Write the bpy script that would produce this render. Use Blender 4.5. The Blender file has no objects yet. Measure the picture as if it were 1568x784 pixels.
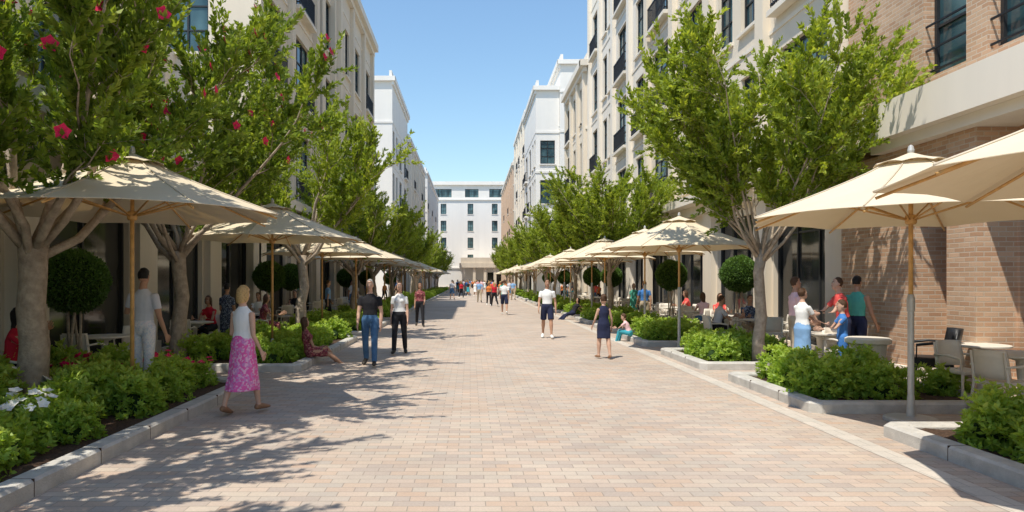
import bpy, math, random
import numpy as np
from mathutils import Vector, Matrix
random.seed(7)
S=bpy.context.scene
R=math.radians
# ------------------------------------------------------------------ helpers
def nrm(v):
    v=np.asarray(v,float); n=np.linalg.norm(v,axis=-1,keepdims=True); return v/np.maximum(n,1e-9)
def link(o,parent=None):
    S.collection.objects.link(o)
    if parent is not None: o.parent=parent
    return o
def empty(name,loc=(0,0,0),rot=0,scale=1):
    o=bpy.data.objects.new(name,None); o.location=loc; o.rotation_euler=(0,0,rot)
    o.scale=(scale,)*3 if not isinstance(scale,tuple) else scale
    o.empty_display_size=.3
    return link(o)
class MB:
    def __init__(s): s.v=[];s.f=[];s.m=[]
    def add(s,vs,fs,mi=0):
        b=len(s.v); s.v+= [tuple(map(float,p)) for p in vs]
        for f in fs: s.f.append(tuple(b+i for i in f)); s.m.append(mi)
    def box(s,x0,x1,y0,y1,z0,z1,mi=0):
        s.add([(x0,y0,z0),(x1,y0,z0),(x1,y1,z0),(x0,y1,z0),(x0,y0,z1),(x1,y0,z1),(x1,y1,z1),(x0,y1,z1)],
          [(0,3,2,1),(4,5,6,7),(0,1,5,4),(1,2,6,5),(2,3,7,6),(3,0,4,7)],mi)
    def quad(s,a,b,c,d,mi=0): s.add([a,b,c,d],[(0,1,2,3)],mi)
    def loft(s,C,rx,ry,a,b,n=12,mi=0,caps=(1,1)):
        C=np.asarray(C,float);a=np.asarray(a,float);b=np.asarray(b,float)
        rx=list(rx);ry=list(ry);C=list(C)
        d0=nrm(C[0]-C[1]); d1=nrm(C[-1]-C[-2]); p0=C[0];p1=C[-1]
        rings=[(c,x,y) for c,x,y in zip(C,rx,ry)]
        if caps[0]:
            r=min(rx[0],ry[0]); p0=C[0]+d0*r*.85; rings.insert(0,(C[0]+d0*r*.5,rx[0]*.8,ry[0]*.8))
        if caps[1]:
            r=min(rx[-1],ry[-1]); p1=C[-1]+d1*r*.85; rings.append((C[-1]+d1*r*.5,rx[-1]*.8,ry[-1]*.8))
        vs=[];fs=[]
        for c,x,y in rings:
            for k in range(n):
                t=2*math.pi*k/n; vs.append(c+a*math.cos(t)*x+b*math.sin(t)*y)
        m=len(rings)
        for i in range(m-1):
            for k in range(n):
                k2=(k+1)%n; fs.append((i*n+k,i*n+k2,(i+1)*n+k2,(i+1)*n+k))
        vs.append(p0);vs.append(p1)
        for k in range(n):
            k2=(k+1)%n; fs.append((m*n,k2,k)); fs.append((m*n+1,(m-1)*n+k,(m-1)*n+k2))
        s.add(vs,fs,mi)
    def tube(s,pts,rs,n=8,mi=0,caps=(0,0)):
        pts=np.asarray(pts,float); d=nrm(pts[-1]-pts[0])
        h=np.array([1,0,0]) if abs(d[0])<.8 else np.array([0,1,0])
        a=nrm(np.cross(d,h)); b=np.cross(d,a)
        s.loft(pts,rs,rs,a,b,n,mi,caps)
    def lathe(s,prof,cx=0,cy=0,n=24,mi=0,cz=0):
        vs=[];fs=[];m=len(prof)
        for r,z in prof:
            for k in range(n):
                t=2*math.pi*k/n; vs.append((cx+r*math.cos(t),cy+r*math.sin(t),z+cz))
        for i in range(m-1):
            for k in range(n):
                k2=(k+1)%n; fs.append((i*n+k,i*n+k2,(i+1)*n+k2,(i+1)*n+k))
        fs.append(tuple(range(n-1,-1,-1))); fs.append(tuple((m-1)*n+k for k in range(n)))
        s.add(vs,fs,mi)
    def mesh(s,name,mats,smooth=False):
        me=bpy.data.meshes.new(name); me.from_pydata(s.v,[],s.f); 
        for m in mats: me.materials.append(m)
        if len(mats)>1: me.polygons.foreach_set('material_index',s.m)
        if smooth: me.polygons.foreach_set('use_smooth',[True]*len(s.f))
        me.update(); return me
    def obj(s,name,mats,parent=None,smooth=False,bevel=0,loc=(0,0,0),rot=0):
        if not isinstance(mats,(list,tuple)): mats=[mats]
        o=bpy.data.objects.new(name,s.mesh(name,mats,smooth)); o.location=loc; o.rotation_euler=(0,0,rot)
        link(o,parent)
        if bevel:
            b=o.modifiers.new('bevel','BEVEL'); b.width=bevel; b.segments=2; b.limit_method='ANGLE'
        return o
# ------------------------------------------------------------------ materials
def N(nt,t,**k):
    n=nt.nodes.new(t)
    for a,b in k.items():
        if a in n.inputs: n.inputs[a].default_value=b
        else: setattr(n,a,b)
    return n
def base(name):
    m=bpy.data.materials.new(name); m.use_nodes=True; nt=m.node_tree
    return m,nt,nt.nodes['Principled BSDF']
def c4(c): return (c[0],c[1],c[2],1)
def mat(name,col,rough=.8,var=.12,vs=2.0,bump=0,bs=40,metal=0,spec=.3,streak=0):
    m,nt,p=base(name); L=nt.links.new
    tc=N(nt,'ShaderNodeTexCoord')
    p.inputs['Roughness'].default_value=rough; p.inputs['Metallic'].default_value=metal
    p.inputs['Specular IOR Level'].default_value=spec
    nz=N(nt,'ShaderNodeTexNoise',Scale=vs,Detail=6.0,Roughness=.6); 
    if streak:
        mp=N(nt,'ShaderNodeMapping'); mp.inputs['Scale'].default_value=(1,1,.12); L(tc.outputs['Object'],mp.inputs[0]); L(mp.outputs[0],nz.inputs['Vector'])
    else: L(tc.outputs['Object'],nz.inputs['Vector'])
    r=N(nt,'ShaderNodeValToRGB'); r.color_ramp.elements[0].position=.3; r.color_ramp.elements[1].position=.7
    r.color_ramp.elements[0].color=c4([x*(1-var) for x in col]); r.color_ramp.elements[1].color=c4([min(1,x*(1+var)) for x in col])
    L(nz.outputs['Fac'],r.inputs[0]); L(r.outputs[0],p.inputs['Base Color'])
    if bump:
        n2=N(nt,'ShaderNodeTexNoise',Scale=bs,Detail=4.0); L(tc.outputs['Object'],n2.inputs['Vector'])
        b=N(nt,'ShaderNodeBump',Strength=bump,Distance=.02); L(n2.outputs['Fac'],b.inputs['Height']); L(b.outputs[0],p.inputs['Normal'])
    return m
def brickmat(name,cols,mortar,bw,rh,ms,axis='xy',bump=.4,stain=.15,rough=.85):
    m,nt,p=base(name); L=nt.links.new
    tc=N(nt,'ShaderNodeTexCoord'); sp=N(nt,'ShaderNodeSeparateXYZ'); L(tc.outputs['Object'],sp.inputs[0])
    cb=N(nt,'ShaderNodeCombineXYZ')
    if axis=='xy': L(sp.outputs['X'],cb.inputs[0]); L(sp.outputs['Y'],cb.inputs[1])
    else:
        ad=N(nt,'ShaderNodeMath',operation='ADD'); L(sp.outputs['X'],ad.inputs[0]); L(sp.outputs['Y'],ad.inputs[1])
        L(ad.outputs[0],cb.inputs[0]); L(sp.outputs['Z'],cb.inputs[1])
    br=N(nt,'ShaderNodeTexBrick'); br.inputs['Scale'].default_value=1; br.inputs['Brick Width'].default_value=bw
    br.inputs['Row Height'].default_value=rh; br.inputs['Mortar Size'].default_value=ms; br.inputs['Mortar Smooth'].default_value=.3
    br.inputs['Color1'].default_value=(0,0,0,1); br.inputs['Color2'].default_value=(1,1,1,1); br.inputs['Mortar'].default_value=(.5,.5,.5,1)
    L(cb.outputs[0],br.inputs['Vector'])
    r=N(nt,'ShaderNodeValToRGB'); e=r.color_ramp.elements
    while len(e)<len(cols): e.new(.5)
    for i,c in enumerate(cols): e[i].position=i/(len(cols)-1); e[i].color=c4(c)
    L(br.outputs['Color'],r.inputs[0])
    mx=N(nt,'ShaderNodeMixRGB'); mx.inputs['Color2'].default_value=c4(mortar); L(br.outputs['Fac'],mx.inputs['Fac']); L(r.outputs[0],mx.inputs['Color1'])
    nz=N(nt,'ShaderNodeTexNoise',Scale=.45,Detail=8.0,Roughness=.65); L(tc.outputs['Object'],nz.inputs['Vector'])
    mr=N(nt,'ShaderNodeMapRange'); mr.inputs['From Min'].default_value=.3; mr.inputs['From Max'].default_value=.7
    mr.inputs['To Min'].default_value=1-stain; mr.inputs['To Max'].default_value=1+stain; L(nz.outputs['Fac'],mr.inputs['Value'])
    n3=N(nt,'ShaderNodeTexNoise',Scale=60.0,Detail=3.0); L(tc.outputs['Object'],n3.inputs['Vector'])
    mr3=N(nt,'ShaderNodeMapRange'); mr3.inputs['To Min'].default_value=.84; mr3.inputs['To Max'].default_value=1.16; L(n3.outputs['Fac'],mr3.inputs['Value'])
    mu=N(nt,'ShaderNodeMath',operation='MULTIPLY'); L(mr.outputs[0],mu.inputs[0]); L(mr3.outputs[0],mu.inputs[1])
    vm=N(nt,'ShaderNodeVectorMath',operation='SCALE'); L(mx.outputs[0],vm.inputs[0]); L(mu.outputs[0],vm.inputs['Scale'])
    L(vm.outputs[0],p.inputs['Base Color']); p.inputs['Roughness'].default_value=rough; p.inputs['Specular IOR Level'].default_value=.2
    sub=N(nt,'ShaderNodeMath',operation='SUBTRACT'); sub.inputs[0].default_value=1; L(br.outputs['Fac'],sub.inputs[1])
    b=N(nt,'ShaderNodeBump',Strength=bump,Distance=.01); L(sub.outputs[0],b.inputs['Height']); L(b.outputs[0],p.inputs['Normal'])
    return m
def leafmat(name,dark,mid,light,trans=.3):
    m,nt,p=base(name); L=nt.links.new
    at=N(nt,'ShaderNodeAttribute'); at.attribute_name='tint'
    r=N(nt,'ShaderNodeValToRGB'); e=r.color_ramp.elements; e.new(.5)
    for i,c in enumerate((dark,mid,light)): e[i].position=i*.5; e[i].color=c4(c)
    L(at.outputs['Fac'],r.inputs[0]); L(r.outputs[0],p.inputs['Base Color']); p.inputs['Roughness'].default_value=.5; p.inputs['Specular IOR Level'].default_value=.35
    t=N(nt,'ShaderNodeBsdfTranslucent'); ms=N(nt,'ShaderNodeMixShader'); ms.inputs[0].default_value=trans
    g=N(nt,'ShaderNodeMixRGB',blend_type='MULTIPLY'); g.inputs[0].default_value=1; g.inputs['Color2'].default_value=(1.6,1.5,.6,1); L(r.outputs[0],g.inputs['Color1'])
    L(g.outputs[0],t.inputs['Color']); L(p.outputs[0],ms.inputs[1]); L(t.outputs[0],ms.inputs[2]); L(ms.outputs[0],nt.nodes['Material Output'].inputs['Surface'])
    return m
def patmat(name,c1,c2,c3,scale):
    m,nt,p=base(name); L=nt.links.new
    tc=N(nt,'ShaderNodeTexCoord'); v=N(nt,'ShaderNodeTexVoronoi',Scale=scale); L(tc.outputs['Object'],v.inputs['Vector'])
    sp=N(nt,'ShaderNodeSeparateXYZ'); L(v.outputs['Color'],sp.inputs[0])
    r=N(nt,'ShaderNodeValToRGB'); r.color_ramp.interpolation='CONSTANT'; e=r.color_ramp.elements; e.new(.5)
    for i,(c,q) in enumerate(((c1,0),(c2,.45),(c3,.75))): e[i].position=q; e[i].color=c4(c)
    L(sp.outputs[0],r.inputs[0]); L(r.outputs[0],p.inputs['Base Color']); p.inputs['Roughness'].default_value=.85
    return m
M={}
M['pave']=brickmat('paver_bricks',[(.485,.375,.295),(.415,.35,.30),(.53,.42,.335),(.435,.38,.325),(.51,.43,.35),(.48,.355,.27)],(.31,.265,.22),.24,.12,.005,'xy',.35,.12)
M['pave2']=brickmat('border_pavers',[(.56,.50,.43),(.51,.47,.41),(.58,.52,.45)],(.36,.33,.29),.24,.24,.005,'xy',.4,.1)
M['brick']=brickmat('orange_brick',[(.54,.33,.21),(.45,.27,.17),(.60,.40,.27),(.55,.37,.25),(.48,.30,.19)],(.55,.46,.36),.23,.078,.009,'wall',.5,.12)
M['ground']=mat('ground_concrete',(.42,.39,.35),.9,.15,.5)
M['kerb']=mat('kerb_concrete',(.52,.50,.46),.85,.18,5,.4,60)
M['soil']=mat('mulch',(.075,.045,.030),.95,.5,30,1.0,45)
M['cream']=mat('cream_render',(.77,.68,.555),.9,.05,.8,.15,80,streak=1)
M['beige']=mat('beige_stone',(.68,.595,.48),.85,.08,1.2,.2,50,streak=1)
M['white']=mat('white_render',(.83,.80,.75),.9,.04,.8,.1,60,streak=1)
M['offwhite']=mat('off_white_render',(.81,.745,.65),.9,.05,.8,.1,60,streak=1)
M['tan']=mat('tan_render',(.62,.47,.35),.9,.08,.8,.1,60,streak=1)
M['trim']=mat('trim_stone',(.80,.73,.63),.8,.06,1.5,.1,60)
M['frame']=mat('black_frame',(.025,.027,.03),.45,.1,3,spec=.4)
M['rail']=mat('iron_rail',(.03,.03,.035),.5,.1,3,metal=.4)
def glassmat(name,c1,c2,rough=.06):
    m,nt,p=base(name); L=nt.links.new
    tc=N(nt,'ShaderNodeTexCoord'); mp=N(nt,'ShaderNodeMapping'); mp.inputs['Scale'].default_value=(1,.8,.45)
    L(tc.outputs['Object'],mp.inputs[0]); v=N(nt,'ShaderNodeTexNoise',Scale=.9,Detail=1.5); L(mp.outputs[0],v.inputs['Vector'])
    r=N(nt,'ShaderNodeValToRGB'); r.color_ramp.elements[0].position=.42; r.color_ramp.elements[1].position=.6
    r.color_ramp.elements[0].color=c4(c1); r.color_ramp.elements[1].color=c4(c2); L(v.outputs['Fac'],r.inputs[0]); L(r.outputs[0],p.inputs['Base Color'])
    p.inputs['Roughness'].default_value=rough; p.inputs['Specular IOR Level'].default_value=.6
    return m
M['glass']=glassmat('window_glass',(.03,.07,.085),(.12,.22,.24))  # blue-green of reflections mixed into the base colour
M['shop']=glassmat('shop_glass',(.014,.015,.016),(.06,.06,.055),.08)
M['bark']=mat('bark',(.40,.33,.255),.95,.3,9,.9,35)
M['leaf']=leafmat('tree_leaf',(.12,.18,.018),(.28,.37,.045),(.47,.53,.09),.43)
M['leafd']=leafmat('dark_tree_leaf',(.08,.135,.018),(.21,.30,.04),(.38,.45,.075),.42)
M['shrub']=leafmat('shrub_leaf',(.14,.24,.035),(.30,.45,.065),(.46,.58,.13),.4)
M['topi']=leafmat('box_leaf',(.035,.08,.012),(.09,.18,.03),(.17,.28,.05),.2)
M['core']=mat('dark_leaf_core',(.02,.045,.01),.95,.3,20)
M['red']=mat('red_petal',(.75,.02,.12),.6,.2,30)
M['wpetal']=mat('white_petal',(.85,.85,.8),.6,.05,30)
def canvas():
    m,nt,p=base('cream_canvas'); L=nt.links.new
    tc=N(nt,'ShaderNodeTexCoord'); nz=N(nt,'ShaderNodeTexNoise',Scale=2.0,Detail=5.0); L(tc.outputs['Object'],nz.inputs['Vector'])
    r=N(nt,'ShaderNodeValToRGB'); r.color_ramp.elements[0].color=(.78,.68,.51,1); r.color_ramp.elements[1].color=(.86,.77,.60,1); L(nz.outputs['Fac'],r.inputs[0])
    L(r.outputs[0],p.inputs['Base Color']); p.inputs['Roughness'].default_value=.9; p.inputs['Specular IOR Level'].default_value=.1
    t=N(nt,'ShaderNodeBsdfTranslucent'); t.inputs['Color'].default_value=(.8,.66,.42,1); ms=N(nt,'ShaderNodeMixShader'); ms.inputs[0].default_value=.22
    L(p.outputs[0],ms.inputs[1]); L(t.outputs[0],ms.inputs[2]); L(ms.outputs[0],nt.nodes['Material Output'].inputs['Surface'])
    n2=N(nt,'ShaderNodeTexNoise',Scale=5.0,Detail=2.0); L(tc.outputs['Object'],n2.inputs['Vector'])
    b=N(nt,'ShaderNodeBump',Strength=.25,Distance=.05); L(n2.outputs['Fac'],b.inputs['Height']); L(b.outputs[0],p.inputs['Normal'])
    return m
M['canvas']=canvas()
M['seam']=mat('canvas_seam',(.60,.52,.40),.9,.1,10)
M['wood']=mat('umbrella_wood',(.58,.33,.11),.45,.2,14,spec=.4)
M['steel']=mat('grey_metal',(.50,.50,.48),.4,.1,8,metal=.3)
M['ivory']=mat('ivory_furniture',(.72,.67,.58),.55,.06,6)
M['black']=mat('black_leather',(.02,.02,.022),.45,.2,8,spec=.5)
# ------------------------------------------------------------------ ground
def sheet(name,x0,x1,y0,y1,z,m):
    b=MB(); b.quad((x0,y0,z),(x1,y0,z),(x1,y1,z),(x0,y1,z)); return b.obj(name,m)
sheet('ground',-600,600,-300,1200,0,M['ground'])
sheet('pavement',-12,12.5,-12,158,.004,M['pave'])
sheet('pavement_border',4.05,4.29,-10,150,.008,M['pave2'])
# ------------------------------------------------------------------ facades
class Bld:
    def __init__(s,name,wall,trim):
        s.e=empty(name); s.w=MB();s.f=MB();s.g=MB();s.t=MB();s.r=MB();s.sg=MB(); s.wall=wall; s.trim=trim
    def done(s):
        s.w.obj('walls',s.wall,s.e)
        for mb,n,m in ((s.t,'trim',s.trim),(s.f,'window_frames',M['frame']),(s.g,'window_glass',M['glass']),(s.sg,'shop_glass',M['shop']),(s.r,'railings',M['rail'])):
            if mb.v: mb.obj(n,m,s.e)
class Fc:
    def __init__(s,O,U,Nn): s.O=np.array(O,float); s.U=np.array(U,float); s.N=np.array(Nn,float)
    def P(s,u,z,d): return s.O+s.U*u+np.array([0,0,z])+s.N*d
    def box(s,mb,u0,u1,z0,z1,d0,d1):
        P=s.P
        mb.add([P(u0,z0,d1),P(u1,z0,d1),P(u1,z0,d0),P(u0,z0,d0),P(u0,z1,d1),P(u1,z1,d1),P(u1,z1,d0),P(u0,z1,d0)],
          [(0,3,2,1),(4,5,6,7),(0,1,5,4),(1,2,6,5),(2,3,7,6),(3,0,4,7)])
    def quad(s,mb,u0,u1,z0,z1,d): P=s.P; mb.quad(P(u0,z0,d),P(u1,z0,d),P(u1,z1,d),P(u0,z1,d))
    def wall(s,B,u0,u1,z0,z1,ops,rev=.22):
        us=sorted({round(x,4) for x in [u0,u1]+[o[0] for o in ops]+[o[1] for o in ops]})
        zs=sorted({round(x,4) for x in [z0,z1]+[o[2] for o in ops]+[o[3] for o in ops]})
        for i in range(len(us)-1):
            for j in range(len(zs)-1):
                cu=(us[i]+us[i+1])/2; cz=(zs[j]+zs[j+1])/2
                if not any(o[0]<cu<o[1] and o[2]<cz<o[3] for o in ops): s.quad(B.w,us[i],us[i+1],zs[j],zs[j+1],0)
        P=s.P
        for o in ops:
            a,b,c,d,st=o; w=B.w
            w.quad(P(a,c,0),P(a,d,0),P(a,d,-rev),P(a,c,-rev)); w.quad(P(b,c,0),P(b,d,0),P(b,d,-rev),P(b,c,-rev))
            w.quad(P(a,c,0),P(b,c,0),P(b,c,-rev),P(a,c,-rev)); w.quad(P(a,d,0),P(b,d,0),P(b,d,-rev),P(a,d,-rev))
            gl=B.sg if st[0]=='s' else B.g
            s.quad(gl,a,b,c,d,-rev+.04)
            t=.07; d0,d1=-rev+.01,-rev+.10
            s.box(B.f,a,a+t,c,d,d0,d1); s.box(B.f,b-t,b,c,d,d0,d1); s.box(B.f,a+t,b-t,c,c+t,d0,d1-.004); s.box(B.f,a+t,b-t,d-t,d,d0,d1-.004)
            nv=max(1,round((b-a)/.8)) if st[0]!='s' else max(1,round((b-a)/1.25))
            for k in range(1,nv):
                u=a+(b-a)*k/nv; s.box(B.f,u-.03,u+.03,c+t,d-t,d0,d1-.01)
            if st[0]=='s': hs=[d-.75]
            else: hs=[c+(d-c)*.33,c+(d-c)*.68] if (d-c)>1.7 else [c+(d-c)*.5]
            for h in hs: s.box(B.f,a+t,b-t,h-.025,h+.025,d0,d1-.02)
            if 'sill' in st: s.box(B.t,a-.1,b+.1,c-.1,c-.003,-.04,.12)
            if 'bal' in st:
                D=.24
                s.box(B.t,a-.2,b+.2,c-.2,c-.04,-.04,D+.06)
                for h in (.12,1.05): s.box(B.r,a-.1,b+.1,c-.04+h,c+.01+h,D-.05,D)
                n=int((b-a+.2)/.12)
                for k in range(n+1):
                    u=a-.1+(b-a+.18)*k/n; s.box(B.r,u,u+.026,c-.03,c+1.06,D-.036,D-.014)
                for u in (a-.1,b+.06):
                    for h in (.12,1.05): s.box(B.r,u,u+.04,c-.04+h,c+.01+h,.0,D-.05)
def block(name,side,X,Y0,Y1,H,depth=11,g=4.75,fl=4.1,bay=4.4,wall='cream',trim='trim',ledge=(.8,.4),pil=True,pattern=0,cornice=.3,ends=True,shop=True):
    B=Bld(name,M[wall],M[trim])
    F=Fc((X,Y0,0),(0,1,0),(-side,0,0)); L=Y1-Y0; nb=max(1,round(L/bay)); bw=L/nb
    nf=max(0,int((H-g-.6)/fl)); ops=[]
    if shop:
        for i in range(nb): ops.append((i*bw+.5,(i+1)*bw-.5,.1,3.75,'s'))
    for k in range(nf):
        z=g+k*fl
        for i in range(nb):
            q=(i+pattern)%3; u=i*bw
            if q==0: ops.append((u+bw*.5-1.3,u+bw*.5+1.3,z+.4,z+3.35,'wbal'))
            elif q==1:
                ops.append((u+.55,u+1.85,z+.6,z+3.3,'wsill')); ops.append((u+bw-1.85,u+bw-.55,z+.6,z+3.3,'wsill'))
            else: ops.append((u+bw*.5-1.1,u+bw*.5+1.1,z+.45,z+3.35,'wbal' if k%2 else 'wsill'))
    F.wall(B,0,L,0,H,ops)
    if ends:
        E=Fc((X,Y0,0),(side,0,0),(0,-1,0)); eo=[]
        for k in range(nf):
            z=g+k*fl; n=max(1,int(depth/3.6))
            for i in range(n):
                u=(i+.5)*depth/n; eo.append((u-.75,u+.75,z+.7,z+3.1,'wsill'))
        E.wall(B,0,depth,0,H,eo)
        for k in range(nf+1): E.box(B.t,-.05,depth,g-.22+k*fl,g-.02+k*fl,-.03,.07)
        E.box(B.t,-cornice,depth,H-.45,H-.01,-.03,cornice)
    else: B.w.quad((X,Y0,0),(X+side*depth,Y0,0),(X+side*depth,Y0,H),(X,Y0,H))
    B.w.quad((X,Y1,0),(X+side*depth,Y1,0),(X+side*depth,Y1,H),(X,Y1,H))
    B.w.quad((X+side*depth,Y0,0),(X+side*depth,Y1,0),(X+side*depth,Y1,H),(X+side*depth,Y0,H))
    B.w.quad((X,Y0,H),(X+side*depth,Y0,H),(X+side*depth,Y1,H),(X,Y1,H))
    for k in range(1,nf+1): F.box(B.t,.02,L-.02,g-.16+k*fl,g-.04+k*fl,-.03,.035)
    if nf:
        F.box(B.t,-cornice*.9,L+.1,H-.47,H+.0,-.031,cornice); F.box(B.t,-cornice*.5,L+.05,H-.8,H-.474,-.032,cornice*.5)
        F.box(B.t,.0,L,H+.004,H+.6,-.3,-.05)
    if ledge: F.box(B.t,-.02,L+.02,g-ledge[1],g-.002,-.033,ledge[0]); F.box(B.t,-.0,L,g-ledge[1]-.35,g-ledge[1]-.004,-.034,.3)
    if pil:
        for i in range(nb+1):
            u=min(max(i*bw,.3),L-.3); F.box(B.w,u-.28,u+.28,g+.004,H-.81,-.035,.22)
            F.box(B.w,u-.42,u+.42,0,g-ledge[1]-.36 if ledge else g,-.035,.2)
            F.box(B.t,u-.48,u+.48,0.004,.35,-.03,.26)
    B.done(); return B,F
# right side
B=Bld('brick_building',M['brick'],M['offwhite']); F=Fc((8.5,-8,0),(0,1,0),(-1,0,0))
Y=lambda y:y+8
ops=[]
for k in range(3):
    z=5.5+k*4.0
    for a,b in ((11.75,12.85),(10.0,11.25),(7.0,8.6),(3.5,5.2),(0,1.6),(-4,-2.4)): ops.append((Y(a),Y(b),z,z+2.9,'w'))
for a,b in ((11.4,12.1),(7.2,10.6),(2.8,6.6),(-1.6,2.2),(-6,-2.2)): ops.append((Y(a),Y(b),.1,3.7,'s'))
F.wall(B,0,23.4,0,18,ops,.3)
B.w.box(7.85,8.53,12.2,14.5,0,4.12); B.w.box(7.85,8.53,10.65,11.3,0,4.12); B.w.box(7.95,8.53,6.65,7.15,0,4.12); B.w.box(7.95,8.53,2.2,2.75,0,4.12)
B.w.box(7.87,8.53,11.302,12.198,3.72,4.118)
for a,b in ((12.2,14.5),(10.65,11.3),(6.65,7.15),(2.2,2.75)):
    B.t.box(7.78,8.531,a-.07,b+.07,.004,.2)
B.t.box(7.45,8.532,-8,13.2,4.3,4.95); B.t.box(7.65,8.533,-8,13.1,4.124,4.297); B.t.box(7.55,8.534,13.203,15.38,4.35,4.75)
B.w.box(7.88,8.535,13.9,14.5,4.122,4.348)
B.w.quad((8.5,-8,0),(20,-8,0),(20,-8,18),(8.5,-8,18)); B.w.quad((8.5,15.4,0),(20,15.4,0),(20,15.4,18),(8.5,15.4,18)); B.w.quad((8.5,-8,18),(20,-8,18),(20,15.4,18),(8.5,15.4,18))
for (a,b,c,d,st) in ops:
    if st!='s' :
        for h in (.08,.5,.95): F.box(B.r,a+.0,b-.0,c+h,c+h+.035,-.06,-.03)
B.done()
block('cream_apartment_building',1,8.55,15.42,33,25,14,wall='cream',pattern=0,ledge=(.75,.3),bay=4.4,ends=False)
block('cream_apartment_building',1,8.75,33.02,50,23.5,14,wall='offwhite',pattern=2,ledge=(.9,.3),bay=4.2)
block('cream_apartment_building',1,8.45,50.02,60,17.7,12,wall='cream',pattern=1,ledge=(.9,.3),bay=3.3,cornice=.5)
block('white_apartment_building',1,6.7,70,84,21.5,2.4,wall='white',trim='white',pil=False,pattern=1,bay=4.6,fl=4.05,ends=True,ledge=(.5,.3))
block('white_apartment_building',1,9.12,69.5,84,24,14,wall='white',trim='white',pil=False,pattern=1,bay=4.6,fl=4.05,ends=True,ledge=(.5,.3))
block('white_apartment_building',1,6.9,84.1,105,22.5,14,wall='offwhite',trim='white',pattern=0,bay=4.2,ledge=(.5,.3))
block('tan_apartment_building',1,6.9,110,148,20.5,14,wall='tan',trim='trim',pattern=1,bay=4.8,ledge=(.5,.3))
# left side
block('arcade_shop_building',-1,-7.4,-9,23.5,5.2,3.0,wall='beige',pattern=0,ledge=(.8,.4),bay=4.06,ends=False)
block('terrace_house_block',-1,-10.42,-9,23.5,9.6,8,wall='cream',pattern=2,ledge=None,bay=4.06,shop=False,ends=False,g=5.3,fl=3.6)  # near block shaped low and set back to let sun onto the beds
block('cream_apartment_building',-1,-7.4,23.52,37,18.6,14,wall='cream',pattern=2,ledge=(.8,.35),bay=4.4)
block('cream_apartment_building',-1,-7.2,37.02,50,18.8,14,wall='cream',pattern=1,ledge=(.8,.35),bay=4.3,cornice=.5)
block('white_apartment_building',-1,-7.5,66,82,21.3,14,wall='white',trim='white',pil=False,pattern=1,bay=4.6,ledge=(.5,.3))
block('white_apartment_building',-1,-7.3,82.1,108,18.6,14,wall='offwhite',trim='white',pattern=2,bay=4.3,ledge=(.5,.3))
block('white_apartment_building',-1,-7.2,112,150,19.5,14,wall='white',trim='white',pattern=0,bay=4.3,ledge=(.5,.3))
# end building
B=Bld('white_end_building',M['white'],M['white']); F=Fc((-24,158,0),(1,0,0),(0,-1,0)); ops=[]
for k in range(5):
    z=4.6+k*3.9
    for u in (2,6,10,14.2,17.2,23.4,29.0,34,38,42):
        w=1.3
        if k==4: ops.append((u-.6,u+w+1.2,z+.5,z+2.4,'w'))
        else: ops.append((u,u+w,z+.5,z+2.9,'wsill'))
for u in (3,8,13,28,33,38): ops.append((u,u+3.5,.1,3.4,'s'))
F.wall(B,0,48,0,24,ops,.3); B.w.box(-24,24,158.5,175,23.4,23.9)
F.box(B.t,-.2,48.2,23.5,24.3,-.03,.5)
for z in (4.3,20.0): F.box(B.t,0,48,z,z+.25,-.03,.25)
F.box(B.t,0,19.5,8.2,8.4,-.03,.15)
B.done()
b=MB(); 
for x in (-1.8,.6,3.0,5.2): b.box(x,x+.6,152,152.6,0,4.4)
b.box(-2.4,6.4,151.6,157.7,4.4,5.4); b.box(-2.1,6.1,151.9,157.7,5.404,6.6); b.obj('entrance_portico',M['beige'])
e=empty('wall_lantern',(-7.2,15.9,2.75)); b=MB(); b.box(-.04,.0,-.06,.06,-.2,.2); b.box(-.02,.16,-.015,.015,.14,.17); b.lathe([(.05,.12),(.1,.09),(.1,.08)],.14,0,8); b.obj('bracket',M['frame'],e)
b=MB(); b.lathe([(.055,-.14),(.08,.08)],.14,0,8); b.obj('lantern_glass',M['ivory'],e)
# ------------------------------------------------------------------ foliage
def leafmesh(name,P,D,Lg,W,tint,mats,rng,fold=.25):
    P=np.asarray(P);D=nrm(D);n=len(P)
    Sd=nrm(np.cross(D,rng.normal(size=(n,3)))); Nn=np.cross(D,Sd)
    Lg=np.broadcast_to(Lg,(n,)).reshape(-1,1);W=np.broadcast_to(W,(n,)).reshape(-1,1)
    v=np.empty((n,4,3)); v[:,0]=P; v[:,1]=P+D*Lg*.45+Sd*W*.5+Nn*W*fold; v[:,2]=P+D*Lg; v[:,3]=P+D*Lg*.45-Sd*W*.5+Nn*W*fold
    me=bpy.data.meshes.new(name); me.vertices.add(4*n); me.loops.add(4*n); me.polygons.add(n)
    me.vertices.foreach_set('co',v.ravel()); me.loops.foreach_set('vertex_index',np.arange(4*n,dtype=np.int32))
    me.polygons.foreach_set('loop_start',np.arange(0,4*n,4,dtype=np.int32)); 
    me.update(calc_edges=True)
    a=me.attributes.new('tint','FLOAT','POINT'); a.data.foreach_set('value',np.repeat(np.clip(tint,0,1),4))
    me.materials.append(mats); me.validate(); return me
def flowers(name,pts,nrmls,r,m,rng):
    b=MB()
    for p,n in zip(pts,nrmls):
        n=nrm(n); h=nrm(np.cross(n,[.3,.2,.9])); k=np.cross(n,h)
        for i in range(5):
            t=i*2*math.pi/5; d=h*math.cos(t)+k*math.sin(t); s=np.cross(n,d)
            b.quad(p,p+d*r*.6+s*r*.42+n*r*.25,p+d*r+n*r*.3,p+d*r*.6-s*r*.42+n*r*.25)
    return b.mesh(name,[m])
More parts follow.
